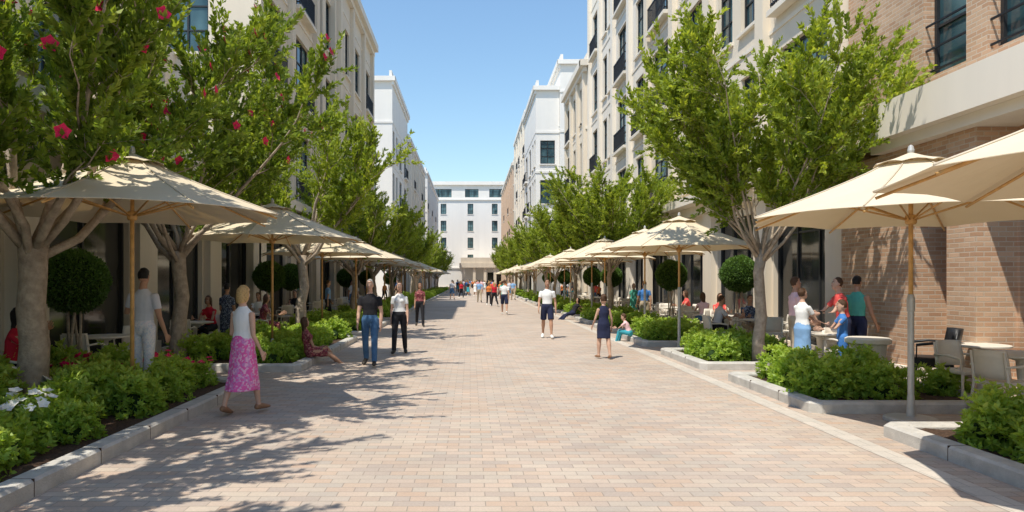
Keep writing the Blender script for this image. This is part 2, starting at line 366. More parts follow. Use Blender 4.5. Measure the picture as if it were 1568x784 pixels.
def gen_tree(seed,H=7.0,th=2.1,nl=9,leafn=26,ls=.11,r0=.13,maxt=38,nfl=0,lm='leaf',lw=.38,nsub=6,ntw=8,subL=1.0,limb=.42):
    rng=np.random.default_rng(seed); wood=MB(); LP=[];LD=[];LT=[]; zup=np.array([0,0,1.])
    tp=[np.array([0,0,-.05])]
    for i in range(1,6): tp.append(np.array([rng.normal()*.03,rng.normal()*.03,th*i/5.]))
    tp[0][:2]=0; wood.tube(tp,[r0*1.5,r0*1.08,r0,r0*.95,r0*.93,r0*1.0],12)
    ends=[]
    for i in range(nl):
        az=i*2.399+rng.uniform(-.3,.3); tilt=R(6+(maxt-6)*math.sqrt((i+.5)/nl)); out=np.array([math.cos(az),math.sin(az),0])
        d0=out*math.sin(tilt*1.25)+zup*math.cos(tilt*1.25); d1=out*math.sin(tilt*.7)+zup*math.cos(tilt*.7)
        L=(H-th)*rng.uniform(.70,.84)*(1.05-.12*tilt/R(maxt)); p=np.array([0,0,th*rng.uniform(.86,1.0)])+out*r0*.2
        pts=[p]; n=7
        for k in range(n):
            p=p+nrm(d0*(1-k/n)+d1*(k/n)+rng.normal(size=3)*.11)*L/n; pts.append(p)
        rl=r0*rng.uniform(.8,1.2)*limb; wood.tube(pts,[rl*(1-.85*k/n) for k in range(n+1)],7); pts=np.array(pts)
        for j in range(nsub):
            t=.22+.78*(j+rng.uniform(0,.6))/nsub; t=min(t,1); x=t*n; k=min(int(x),n-1); q=pts[k]+(pts[k+1]-pts[k])*(x-k); ld=nrm(pts[k+1]-pts[k])
            a2=az+rng.uniform(-1.7,1.7); o2=np.array([math.cos(a2),math.sin(a2),0]); 
            sd=nrm(ld*.65+o2*rng.uniform(.3,1.0)+zup*rng.uniform(.0,.4)); sl=subL*rng.uniform(.7,1.25)*(1.15-.45*t)
            sp=[q+sd*sl*m/4+zup*.08*sl*(m/4)**2+rng.normal(size=3)*.02*m for m in range(5)]
            wood.tube(sp,[rl*.32*(1-.8*m/4)*(1.1-.5*t) for m in range(5)],4); sp=np.array(sp)
            for w in range(ntw):
                y=4*(.12+.88*(w+.5)/ntw); m=min(int(y),3); b0=sp[m]+(sp[m+1]-sp[m])*(y-m)
                td=nrm(sd*.6+rng.normal(size=3)*.42+zup*.5); tl=rng.uniform(.4,.8)
                if w==ntw-1: td=nrm(sd+zup*.6+rng.normal(size=3)*.15); tl*=1.2
                if w%2==0: wood.tube([b0,b0+td*tl*.5,b0+td*tl-zup*.02],[.005,.004,.002],3)
                tt=rng.uniform(.08,1.0,leafn); droop=-.05*tt**2
                pp=b0+td*(tl*tt)[:,None]+zup*droop[:,None]
                sv=nrm(np.cross(td,rng.normal(size=(leafn,3)))); dd=td*rng.uniform(.6,1.2,(leafn,1))+sv*.75
                LP.append(pp);LD.append(dd)
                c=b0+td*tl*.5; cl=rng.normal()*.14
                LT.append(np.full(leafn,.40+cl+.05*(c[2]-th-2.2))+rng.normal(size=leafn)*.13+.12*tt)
                ends.append(b0+td*tl)
    LP=np.concatenate(LP);LD=np.concatenate(LD);LT=np.concatenate(LT); n=len(LP)
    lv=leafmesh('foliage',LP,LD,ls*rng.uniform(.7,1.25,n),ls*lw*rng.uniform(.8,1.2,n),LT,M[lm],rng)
    fl=None
    if nfl:
        E=np.array(ends); c=np.array([0,0,th+2]); d=np.linalg.norm(E-c,axis=1); idx=np.argsort(-d)[:len(E)*2//3]; idx=rng.choice(idx,nfl,replace=False)
        fl=flowers('blossoms',[E[i] for i in idx],[nrm(E[i]-c)+np.array([.2,-.5,0]) for i in idx],.09,M['red'],rng)
    return wood.mesh('trunk_and_limbs',[M['bark']],True),lv,fl
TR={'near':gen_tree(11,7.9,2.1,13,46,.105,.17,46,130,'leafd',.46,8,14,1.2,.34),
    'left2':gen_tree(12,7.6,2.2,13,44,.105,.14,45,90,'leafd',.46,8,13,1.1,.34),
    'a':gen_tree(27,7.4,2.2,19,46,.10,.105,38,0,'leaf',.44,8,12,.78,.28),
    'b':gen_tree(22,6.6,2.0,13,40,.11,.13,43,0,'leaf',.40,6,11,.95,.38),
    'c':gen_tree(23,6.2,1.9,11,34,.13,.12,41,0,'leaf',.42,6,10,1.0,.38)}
def tree(k,x,y,rot=0,sc=1,name='shade_tree',z=.1):
    e=empty(name,(x,y,z),rot,sc)
    for n,me in zip(('trunk_and_limbs','foliage','blossoms'),TR[k]):
        if me: link(bpy.data.objects.new(n,me),e)
tree('near',-5.5,8.6,.4,1,'flowering_hibiscus_tree'); tree('near',-5.9,3.6,2.2,.93,'flowering_hibiscus_tree'); tree('left2',-5.65,13.3,1.0,1,'flowering_hibiscus_tree')
tree('b',-4.95,20.2,.5,1.18)
for i,y in enumerate((29,36,43,50,58,66,75,85,96,108)): tree('bc'[i%2],-4.9-.2*(i%2),y,i*1.3,1.0+.06*math.sin(i*2))
tree('a',5.75,13.6,1.5,1.02)
for i,y in enumerate((28,38,46,53,61,69,78,88,98,110)): tree('ca'[i%2] if i else 'a',5.7+.15*(i%2),y,1+i*1.7,.97+.05*math.sin(i*3))
# shrubs
def gen_shrub(seed,rad=.48,h=.62,ntip=300,nl=8,ls=.08,fl=None,nfl=0,lm='shrub'):
    rng=np.random.default_rng(seed); P=[];D=[];T=[]; lobes=[(rng.uniform(-.5,.5)*rad,rng.uniform(-.5,.5)*rad,rng.uniform(.5,.75)*rad,h*rng.uniform(.75,1)) for _ in range(6)]
    tips=[]
    for i in range(ntip):
        lx,ly,lr,lh=lobes[i%6]; d=nrm(rng.normal(size=3)); d[2]=abs(d[2]); d=nrm(d); s=rng.uniform(.5,1.03)**.5
        c=np.array([lx+d[0]*lr*s,ly+d[1]*lr*s,max(.03,d[2]*lh*s)]); ax=nrm(d*np.array([.8,.8,1])+np.array([0,0,.5])+rng.normal(size=3)*.25)
        tips.append((c,ax))
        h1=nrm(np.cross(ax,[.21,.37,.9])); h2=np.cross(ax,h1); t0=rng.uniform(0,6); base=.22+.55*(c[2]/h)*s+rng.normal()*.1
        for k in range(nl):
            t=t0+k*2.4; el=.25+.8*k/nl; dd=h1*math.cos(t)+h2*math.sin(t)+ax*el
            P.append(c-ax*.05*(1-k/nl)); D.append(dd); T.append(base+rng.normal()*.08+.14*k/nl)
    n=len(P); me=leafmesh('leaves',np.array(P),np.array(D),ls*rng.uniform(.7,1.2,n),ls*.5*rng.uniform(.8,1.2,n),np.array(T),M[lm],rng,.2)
    f=None
    if nfl:
        tt=[t for t in tips if t[0][2]>h*.45][:nfl]; f=flowers('flowers',[c+a*.07 for c,a in tt],[a+np.array([.1,-.5,.3]) for c,a in tt],.062,M[fl],rng)
    b=MB(); b.lathe([(rad*.3,.0),(rad*.5,h*.12),(rad*.4,h*.3),(rad*.1,h*.4)],0,0,10)  # solid dark core added to fill the shrub behind its leaves
    return me,f,b.mesh('inner_core',[M['core']],True)
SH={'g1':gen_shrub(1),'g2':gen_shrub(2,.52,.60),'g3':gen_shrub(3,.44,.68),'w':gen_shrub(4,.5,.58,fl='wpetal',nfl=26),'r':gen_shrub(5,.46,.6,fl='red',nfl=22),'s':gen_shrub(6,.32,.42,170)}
def shrub(k,x,y,sc=1,z=.1):
    e=empty({'w':'white_flowering_shrub','r':'red_flowering_shrub'}.get(k,'green_shrub'),(x,y,z),random.uniform(0,6.28),sc)
    me,f,c=SH[k]; link(bpy.data.objects.new('leaves',me),e); link(bpy.data.objects.new('inner_core',c),e)
    if f: link(bpy.data.objects.new('flowers',f),e)
# topiary
def gen_topi():
    rng=np.random.default_rng(5); n=8000; d=nrm(rng.normal(size=(n,3))); rr=.44+.06*rng.random(n)+.025*np.sin(d[:,0]*7)*np.cos(d[:,2]*6)
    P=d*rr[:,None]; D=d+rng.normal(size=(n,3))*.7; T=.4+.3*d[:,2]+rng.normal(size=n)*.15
    me=leafmesh('clipped_ball',P,D,.05*rng.uniform(.7,1.3,n),.028,T,M['topi'],rng)
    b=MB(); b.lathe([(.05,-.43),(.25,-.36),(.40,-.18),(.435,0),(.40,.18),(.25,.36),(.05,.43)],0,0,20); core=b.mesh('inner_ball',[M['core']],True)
    b=MB()
    for i in range(4):
        a=i*1.6; pts=[(.09*math.cos(a+z*1.3),.09*math.sin(a+z*1.3),-1.85+z) for z in np.linspace(0,1.6,7)]; b.tube(pts,[.022]*7,6)
    return me,core,b.mesh('stems',[M['bark']],True)
TP=gen_topi()
def topiary(x,y,zc=1.85,sc=1):
    e=empty('topiary_ball_tree',(x,y,zc*sc),random.uniform(0,6),sc)
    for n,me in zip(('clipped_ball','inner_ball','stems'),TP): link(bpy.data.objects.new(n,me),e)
topiary(-6.35,11,1.72); 
for x,y in ((-6.6,22.5),(-6.9,26.5),(-6.5,36),(-6.6,44),(-6.6,56)): topiary(x,y,1.85,1.0)
for x,y in ((7.45,19),(6.75,23),(6.8,33),(6.6,37),(6.6,48),(6.6,58)): topiary(x,y,1.9,1.0)
# planters
def planter(x0,x1,y0,y1,items=None,n=5,w=.22,h=.15):
    e=empty('planter_bed',((x0+x1)/2,(y0+y1)/2,0)); a=(x1-x0)/2;c=(y1-y0)/2; b=MB()
    prof=[(0,0),(0,h-.025),(.025,h),(w-.025,h),(w,h-.025),(w,0)]
    vs=[];fs=[]
    for o,z in prof:
        r=.12; A=a-o;C=c-o
        for sx,sy in ((-1,-1),(1,-1),(1,1),(-1,1)):
            k=max(.02,r-o*.4)
            if sx*sy>0: vs+=[(sx*A,sy*(C-k),z),(sx*(A-k),sy*C,z)]
            else: vs+=[(sx*(A-k),sy*C,z),(sx*A,sy*(C-k),z)]
    for i in range(len(prof)-1):
        for k in range(8):
            k2=(k+1)%8; fs.append((i*8+k,i*8+k2,(i+1)*8+k2,(i+1)*8+k))
    b.add(vs,fs); b.obj('kerb',M['kerb'],e)
    g=MB(); rng=np.random.default_rng(int(abs(x0*10+y0*7))); nx,ny=10,14; vs=[];fs=[]
    for j in range(ny+1):
        for i in range(nx+1): vs.append((-a+w-.03+(2*a-2*w+.06)*i/nx,-c+w-.03+(2*c-2*w+.06)*j/ny,h-.05+rng.uniform(-.015,.025)))
    for j in range(ny):
        for i in range(nx): q=j*(nx+1)+i; fs.append((q,q+1,q+nx+2,q+nx+1))
    g.add(vs,fs); g.obj('mulch',M['soil'],e)
    jb=MB(); yy=-c+1.0
    while yy<c-.3:
        for sx in (-1,1): jb.box(sx*(a+.0015)-(w if sx>0 else 0),sx*(a+.0015)+(w if sx<0 else 0),yy,yy+.008,0,h+.0015)
        yy+=1.0
    jb.obj('kerb_joints',M['soil'],e)
    if items is None:
        rnd=random.Random(x0*3+y0)
        for k in range(n):
            for xx in ((x0+.62) ,(x0+x1)/2+.1,(x1-.62)):
                shrub(rnd.choice(['g1','g2','g3']),xx+rnd.uniform(-.12,.12),y0+.65+(y1-y0-1.3)*(k/(max(1,n-1)))+rnd.uniform(-.1,.1),rnd.uniform(.8,1.0))
    else:
        for it in items: shrub(*it)
it=[]
rnd=random.Random(3)
for y in np.arange(3.4,11.0,.72):
    for x in (-4.1,-4.8,-5.6,-6.3):
        if y<8.8: k=rnd.choice(['w','w','g2','g1'])
        else: k=rnd.choice(['r','r','g3','r'])
        if x==-4.1: x+=-.12
        if abs(y-8)<.3 and x>-4.4: continue
        if math.hypot(x+4.75,y-9.9)<.35 : continue
        it.append((k,x+rnd.uniform(-.1,.1),y+rnd.uniform(-.12,.12),rnd.uniform(.9,1.1)*(.88 if x>-4.4 else 1.08)))
planter(-6.9,-3.5,1.5,11.3,it)
planter(-6.0,-3.2,12.9,19.6,n=8)
y=21.2
while y<110:
    planter(-6.0,-3.2,y,y+6,n=5 if y<50 else 4); y+=7.6
it=[('g1',5.2,5.1,1),('g2',5.3,6.0,1.05),('g3',5.25,6.9,1.0),('w',6.0,5.6,1.05),('w',6.1,6.6,1.0),('w',6.8,7.0,.9),('g1',6.8,6.1,1),('g1',5.3,4.3,1)]
planter(4.6,7.2,3.6,7.75,it)
it=[('g3',5.05,9.75,1.0),('g1',5.1,10.6,1.05),('g2',5.75,9.65,1.05),('g3',5.85,10.5,1.05),('g1',5.2,11.3,1),('s',6.75,9.9,1.1)]
planter(4.45,7.1,8.9,11.95,it)
it=[('g3',5.0,13.9,.95),('g1',5.05,14.7,1.0),('g2',5.6,14.1,1.0),('g3',5.7,14.9,1.0),('g1',5.2,15.5,1),('g2',6.3,14.3,.95),('g1',6.4,15.2,.9)]
planter(4.45,7.0,13.2,16.15,it)
y=17.8
while y<112:
    planter(4.5,6.9,y,y+2.9 if y<60 else y+5.5,n=4); y+=4.5 if y<60 else 7
# ------------------------------------------------------------------ umbrellas
def gen_umb(steelpole):
    out=[]; nc=8; sub=4; nr=7; Rr=1.93; ztop=3.28; zed=2.5
    def canopy(b,R0,R1,z0,z1,nr,sag,thick,edge=0):
        vs=[];fs=[]; n=nc*sub
        for lay in (0,1):
            for j in range(nr+1):
                t=j/nr; rr=R0+(R1-R0)*t; zz=z0+(z1-z0)*(t**.88)
                for k in range(n):
                    f=(k%sub)/sub; a=2*math.pi*k/n; a0=2*math.pi/nc; am=(a%a0)-a0/2
                    rad=rr*math.cos(a0/2)/math.cos(am); s_=math.sin(math.pi*f)
                    rad*=1-.03*s_*t; z=zz-sag*s_*math.sin(math.pi*min(t,.95))+.03*s_*t*t-lay*thick
                    vs.append((rad*math.cos(a),rad*math.sin(a),z))
        o=(nr+1)*n
        for j in range(nr):
            for k in range(n):
                k2=(k+1)%n
                fs.append((j*n+k,(j+1)*n+k,(j+1)*n+k2,j*n+k2)); fs.append((o+j*n+k,o+j*n+k2,o+(j+1)*n+k2,o+(j+1)*n+k))
        for k in range(n):
            k2=(k+1)%n; fs.append((nr*n+k,o+nr*n+k,o+nr*n+k2,nr*n+k2)); fs.append((k,k2,o+k2,o+k))
        b.add(vs,fs)
    b=MB(); canopy(b,.28,Rr,ztop-.10,zed,nr,.035,.006); canopy(b,.03,.42,ztop+.02,ztop-.12,3,.0,.006); out.append(('canopy',b.mesh('canopy',[M['canvas']],False)))
    b=MB()
    for i in range(8):
        a=2*math.pi*i/8; pts=[]
        for t in np.linspace(0,1,7):
            r=.28+(Rr-.28)*t; z=ztop-.10+(zed-ztop+.10)*(t**.88)+.004; pts.append((r*math.cos(a),r*math.sin(a),z))
        b.tube(pts,[.010]*7,4)
    out.append(('seams',b.mesh('seams',[M['seam']],True)))
    b=MB()
    for i in range(8):
        a=2*math.pi*i/8; pts=[]
        for t in np.linspace(0,1,6):
            r=.05+(Rr-.07)*t; z=ztop-.06+(zed-ztop+.04)*(t**.9)-.035; pts.append((r*math.cos(a),r*math.sin(a),z))
        b.tube(pts,[.014]*6,5)
        r=1.0; z=ztop-.06+(zed-ztop+.04)*(.5**.9)-.05; b.tube([(.05*math.cos(a),.05*math.sin(a),zed-.02),(r*math.cos(a),r*math.sin(a),z)],[.012,.012],5)
    b.lathe([(.05,zed-.08),(.065,zed-.06),(.065,zed+.02),(.05,zed+.04)],0,0,12)
    b.lathe([(.026,1.55 if steelpole else .05),(.026,ztop)],0,0,12)
    out.append(('wooden_pole_and_ribs',b.mesh('wooden_pole_and_ribs',[M['wood']],True)))
    b=MB()
    b.lathe([(.03,ztop),(.04,ztop+.05),(.03,ztop+.10),(.01,ztop+.12)],0,0,10)
    b.lathe([(.30,.0),(.30,.035),(.27,.05),(.05,.06),(.04,.3),(.036,.32)]+([(.036,1.35),(.045,1.36),(.045,1.5),(.03,1.56)] if steelpole else [(.03,.36)]),0,0,24)
    out.append(('base',b.mesh('base',[M['steel']],False)))
    return out
UM=[gen_umb(False),gen_umb(True)]
def umbrella(x,y,k=0,rot=0,sc=1,z=.008):
    e=empty('patio_umbrella',(x,y,z),rot,sc)
    for n,me in UM[k]: link(bpy.data.objects.new(n,me),e)
umbrella(-4.46,9.05,0,0,1.0,.11); umbrella(-4.3,14.9,0,.05,1,.11)
umbrella(5.0,4.75,1,.1); umbrella(5.43,8.45,1,.0); umbrella(5.15,16.9,1,.05)
for i,y in enumerate((22,27,31.5,36,40.5,45,50,55,60,65,71,77,84,92,100)):
    umbrella(-4.75+.25*(i%2),y,0,random.uniform(-.2,.2),1,.05)
for i,y in enumerate((21.6,26.5,31,35.5,40,44.5,49,54,59,64,70,76,83,91,100)):
    umbrella(5.5-.3*(i%2),y,1,random.uniform(-.2,.2),1,.05)
# ------------------------------------------------------------------ furniture
def table(x,y,h=.75,r=.42,name='bistro_table'):
    e=empty(name,(x,y,.005)); b=MB(); b.lathe([(r-.02,h-.035),(r,h-.025),(r,h-.005),(r-.01,h)],0,0,28); b.obj('table_top',M['ivory'],e)
    b=MB(); b.lathe([(r*.6,0),(r*.6,.02),(r*.3,.05),(.05,.1),(.04,.4),(.06,h-.1),(r*.5,h-.04)],0,0,20); b.obj('pedestal',M['ivory'],e,True)
def barrel(x,y):
    e=empty('pedestal_table',(x,y,.005)); b=MB(); b.lathe([(.22,0),(.24,.05),(.2,.1),(.24,.45),(.27,.72)],0,0,24); b.obj('pedestal',M['ivory'],e,False)
    b=MB(); b.lathe([(.30,.722),(.33,.74),(.33,.80),(.30,.82)],0,0,28); b.obj('top',M['ivory'],e)
def chair(x,y,rot,m='ivory',arm=True,name='patio_chair',sc=1):
    e=empty(name,(x,y,.005),rot,sc); b=MB()
    for sx in (-1,1):
        b.tube([(sx*.24,-.22,0),(sx*.21,-.2,.44)],[.016,.02],6); b.tube([(sx*.25,.24,0),(sx*.21,.2,.44),(sx*.20,.27,.84)],[.016,.02,.016],6)
        if arm: b.tube([(sx*.22,-.2,.44),(sx*.25,-.2,.64),(sx*.25,.0,.67),(sx*.22,.25,.66)],[.016,.02,.02,.016],6)
    b.obj('legs_and_arms',M[m],e,True)
    b=MB(); b.box(-.23,.23,-.24,.21,.42 if m!='black' else .34,.47); b.obj('seat',M[m],e,bevel=.015)
    b=MB(); vs=[];fs=[]; n=8
    for k,(d,) in enumerate(((0,),(.03 if m!='black' else .07,))):
        for j in range(5):
            for i in range(n+1):
                u=(i/n-.5); z=.50+.36*j/4; vs.append((u*.44*(1-.08*(j/4)**2),.22+.06*j/4-.10*(2*u)**2*.8+d+.02,z))
    o=5*(n+1)
    for j in range(4):
        for i in range(n):
            q=j*(n+1)+i; fs.append((q,q+1,q+n+2,q+n+1)); fs.append((o+q,o+q+n+1,o+q+n+2,o+q+1))
    for i in range(n): fs.append((i,o+i,o+i+1,i+1)); q=4*(n+1)+i; fs.append((q,q+1,o+q+1,o+q))
    for j in range(4): q=j*(n+1); fs.append((q,q+n+1,o+q+n+1,o+q)); q+=n; fs.append((q,o+q,o+q+n+1,q+n+1))
    b.add(vs,fs); b.obj('backrest',M[m],e,True)
barrel(6.35,10.95); table(7.35,9.15,.76,.5); table(7.75,10.4,.76,.38)
chair(7.22,10.75,-2.0,'black',sc=1.15); chair(7.0,9.75,.2); chair(7.75,8.6,3.0); chair(6.75,8.7,1.9); chair(6.75,12.4,.4); table(6.5,12.75,.76,.35)
for i,y in enumerate((17.2,19.2,21.8,24.6,27.6,31,35,39,43,48)):
    table(7.2,y); chair(7.2,y-.7,math.pi+.2*i); chair(7.2+.1,y+.7,.2); chair(7.85,y,-1.5)
for i,y in enumerate((12.2,16.2,20.4,24.8,29.2,34,39,45)):
    table(-6.5,y); chair(-6.5,y-.7,math.pi+.2*i); chair(-6.4,y+.75,.2)
chair(-6.25,9.3,1.8)
# ------------------------------------------------------------------ people
SK={'l':mat('skin_light',(.58,.36,.26),.55,.06,20),'m':mat('skin_tan',(.46,.26,.17),.55,.06,20),'d':mat('skin_brown',(.30,.16,.10),.55,.06,20)}
def cloth(n,c,var=.1): return mat(n,c,.9,var,6,.35,14)
C={'white':cloth('white_cotton',(.80,.80,.79),.04),'black':cloth('black_cotton',(.018,.018,.022)),'grey':cloth('grey_cotton',(.60,.62,.68),.04),
'jean':cloth('denim',(.06,.14,.27),.3),'navy':cloth('navy_cotton',(.02,.025,.06)),'red':cloth('coral_cotton',(.75,.10,.09)),'green':cloth('teal_cotton',(.10,.42,.33)),
'blue':cloth('blue_cotton',(.06,.20,.52)),'lblue':cloth('light_blue_cotton',(.24,.42,.68)),'pinkp':cloth('pale_pink_cotton',(.78,.52,.54)),'teal':cloth('teal_trouser',(.05,.32,.40)),
'orange':cloth('orange_cotton',(.7,.22,.06)),'tan':cloth('khaki_cotton',(.42,.34,.24)),'dred':cloth('red_cotton',(.55,.02,.04)),
'skirt':patmat('pink_print_cloth',(.80,.12,.42),(.68,.25,.55),(.82,.45,.64),45),'npat':patmat('navy_print_cloth',(.02,.03,.07),(.05,.08,.16),(.3,.35,.45),60),'wpat':patmat('pale_print_cloth',(.78,.78,.80),(.62,.66,.74),(.74,.70,.74),50),'rpat':patmat('dark_rose_print_cloth',(.14,.02,.03),(.32,.05,.08),(.40,.18,.15),45)}
HR={'blond':mat('blond_hair',(.50,.33,.14),.6,.3,60,.6,90),'brown':mat('brown_hair',(.08,.04,.02),.55,.3,60,.6,90),'black':mat('black_hair',(.012,.01,.01),.5,.3,60,.6,90),'grey':mat('grey_hair',(.36,.34,.31),.7,.2,60,.5,90)}
SHO={'w':mat('white_shoe',(.7,.7,.68),.6),'b':mat('dark_shoe',(.03,.025,.02),.5),'s':mat('tan_sandal',(.30,.16,.09),.6)}
eyew=mat('eye_white',(.7,.68,.65),.3); eyed=mat('eye_dark',(.02,.015,.01),.3); lipm=mat('lips',(.45,.15,.13),.5)
LAB={'skin':0,'hair':1,'top':2,'bottom':3,'shoe':4}
def frame(d):
    h=np.array([1.,0,0]) if abs(d[0])<.8 else np.array([0,1.,0]); a=nrm(np.cross(d,h)); return a,np.cross(d,a)
def person_mesh(H=1.75,fem=False,lean=0,legs=((18,6,0),(-16,22,28)),legabd=(3,3),arms=((15,6,20,.1),(-15,6,15,.1)),head=(0,0),kind='trousers',sleeve=.5,hem=.75,hair='short',vox=.012,seat=None,child=False):
    pr=[]; X=np.array([1.,0,0]);Yv=np.array([0,1.,0]);Z=np.array([0,0,1.])
    fat=1.12 if child else 1.0
    def prim(lab,C_,rx,ry=None,a=X,b=Yv,caps=(1,1)): pr.append((lab,np.array(C_,float),np.array(rx,float)*H,np.array(ry if ry is not None else rx,float)*H,a,b,caps))
    ln=R(lean); sp=np.array([0,math.sin(ln),math.cos(ln)]); fw=np.array([0,math.cos(ln),-math.sin(ln)])
    tl,sl=.245*H,.24*H; J=[]
    for i,s in enumerate((-1,1)):
        f,k,p=legs[i]; ab=R(legabd[i]); hip=X*s*.05*H
        t=nrm([s*math.sin(ab),math.sin(R(f))*math.cos(ab),-math.cos(R(f))*math.cos(ab)]); g=R(f-k); q=nrm([s*math.sin(ab)*.5,math.sin(g),-math.cos(g)])
        kn=hip+t*tl; an=kn+q*sl; fd=nrm([s*.15,math.cos(R(p)),-math.sin(R(p))]); J.append((hip,kn,an,fd,t,q))
    low=min(min(j[2][2]-.038*H,(j[2]+j[3]*.11*H)[2]-.04*H) for j in J)
    hz=-low if seat is None else seat+.062*H
    P0=Z*hz; J=[(a+P0,b+P0,c+P0,d,t,q) for a,b,c,d,t,q in J]
    hipw=.098 if fem else .092; shw=.082 if fem else .098; ww=.070 if fem else .080
    dress=kind=='dress'
    prim('bottom' if not dress else 'top',[P0-sp*.035*H,P0+sp*.01*H,P0+sp*.07*H],[hipw*.8,hipw,hipw*.86],[.055,.068,.056],X,fw)
    prim('top',[P0+sp*.055*H,P0+sp*.11*H,P0+sp*.19*H,P0+sp*.238*H,P0+sp*.27*H,P0+sp*.293*H],[hipw*.92,ww*1.05,.084 if fem else .096,shw,.066,.04],[.062,.056,.064,.054,.044,.034],X,fw,(0,1))
    if fem and not child:
        for s in (-1,1): q=P0+sp*.205*H+X*s*.040*H+fw*.042*H; prim('top',[q-sp*.008*H,q+sp*.008*H],[.030,.028])
    nb=P0+sp*.285*H; hy,hp=R(head[0]),R(head[1])
    sp2=np.array([0,math.sin(ln*.5),math.cos(ln*.5)]); hc=nb+sp2*.108*H+np.array([0,.008*H,0])
    prim('skin',[nb-sp*.01*H,nb+sp*.03*H,hc-sp2*.045*H],[.036,.029,.029] if not fem else [.032,.025,.026],None,X,fw)
    Rm=np.array((Matrix.Rotation(hy,3,'Z')@Matrix.Rotation(-hp,3,'X')@Matrix.Rotation(-ln*.4,3,'X')))
    hx,hf,hu=Rm[:,0],Rm[:,1],Rm[:,2]; hs=1.16 if child else .93
    def hp_(x,y,z): return hc+(hx*x+hf*y+hu*z)*H*hs
    prim('skin',[hp_(0,.024,-.06),hp_(0,.016,-.045),hp_(0,.005,-.02),hp_(0,0,.01),hp_(0,-.003,.035),hp_(0,-.005,.05)],np.array([.016,.029,.037,.041,.038,.028])*hs,np.array([.014,.029,.043,.050,.047,.034])*hs,hx,hf)
    prim('skin',[hp_(0,.050,.004),hp_(0,.058,-.012)],np.array([.005,.0085])*hs,None,hx,hu)
    for s in (-1,1): prim('skin',[hp_(s*.042,-.004,.006),hp_(s*.041,-.002,-.014)],np.array([.006,.005])*hs,np.array([.011,.009])*hs,hx,hf)
    prim('hair',[hp_(0,-.016,-.012),hp_(0,-.014,.015),hp_(0,-.009,.04),hp_(0,-.006,.058)],np.array([.040,.045,.043,.030])*hs,np.array([.038,.045,.049,.036])*hs,hx,hf)
    prim('hair',[hp_(0,.020,.047),hp_(0,.002,.060)],np.array([.036,.034])*hs,np.array([.027,.034])*hs,hx,hf)
    if hair in('bob','long'):
        prim('hair',[hp_(0,-.020,.03),hp_(0,-.024,-.02),hp_(0,-.026,-.062)],np.array([.046,.050,.044])*hs,np.array([.042,.038,.030])*hs,hx,hf)
        for s in(-1,1): prim('hair',[hp_(s*.040,.006,.03),hp_(s*.045,.004,-.02),hp_(s*.042,.004,-.055)],np.array([.011,.012,.009])*hs,np.array([.022,.022,.016])*hs,hx,hf)
    if hair=='long': prim('hair',[hp_(0,-.026,-.04),hp_(0,-.04,-.09),hp_(0,-.045,-.15)],[.040,.038,.022],[.026,.022,.014],hx,hf)
    if hair=='bun': prim('hair',[hp_(0,-.06,.045),hp_(0,-.07,.05)],[.024,.022])
    hands=[]
    for i,s in enumerate((-1,1)):
        fl,ab,el,inw=arms[i]; ab=R(ab); f=R(fl+lean*.6); sh=P0+sp*.243*H+X*s*(shw+.004)*H
        u=nrm([s*math.sin(ab),math.sin(f)*math.cos(ab),-math.cos(f)*math.cos(ab)]); g=f+R(el); v=nrm([s*(math.sin(ab)*.7-inw),math.sin(g),-math.cos(g)])
        eb=sh+u*.168*H; wr=eb+v*.14*H
        prim('skin' if sleeve<.2 else 'top',[sh,sh+u*.03*H],[.031,.029] if not fem else[.025,.024])
        af=.86 if fem else 1.0
        prim('skin',[sh+u*.02*H,sh+u*.09*H,eb],np.array([.028,.026,.0215])*af); prim('skin',[eb,eb+v*.05*H,wr],np.array([.0215,.021,.0145])*af)
        if sleeve>.2:
            t1=min(sleeve,1.0); prim('top',[sh,sh+u*.168*H*t1],np.array([.0325,.0315])*af,None,*frame(u),(1,0))
        w=Yv-v*v[1] if abs(v[1])<.75 else Z-v*v[2]; w=nrm(w); pn=np.cross(v,w); 
        prim('skin',[wr,wr+v*.022*H,wr+v*.048*H],[.014,.021,.023],[.012,.010,.009],w,pn); hands.append((wr,v,w,pn,s))
    for i,(a,k,n,fd,t,q) in enumerate(J):
        prim('leg',[a,a+t*.1*H,k-t*.02*H,k],np.array([.047,.045,.033,.031])*fat,None,*frame(t)); prim('leg',[k,k+q*.07*H,k+q*.17*H,n],np.array([.030,.0325,.022,.018])*fat,None,*frame(q))
        if kind=='trousers':
            prim('bottom',[a+t*.0*H,a+t*.1*H,k],np.array([.053,.050,.038])*fat,None,*frame(t)); prim('bottom',[k,k+q*.08*H,n+q*.0*H],[.038,.037,.031],None,*frame(q),(1,0))
        if kind=='shorts': prim('bottom',[a,a+t*.1*H,a+t*tl*.9],np.array([.054,.055,.053])*fat,None,*frame(t),(1,0))
        h=n-np.array([0,0,.014*H]); perp=nrm(np.cross(fd,X)); xx=nrm(np.cross(fd,perp))
        if perp[2]<0: perp=-perp
        prim('shoe',[h-fd*.022*H-perp*.002*H,h+fd*.02*H,h+fd*.07*H-perp*.008*H,h+fd*.105*H-perp*.012*H],[.022,.024,.029,.022],[.022,.026,.019,.013],xx,perp)
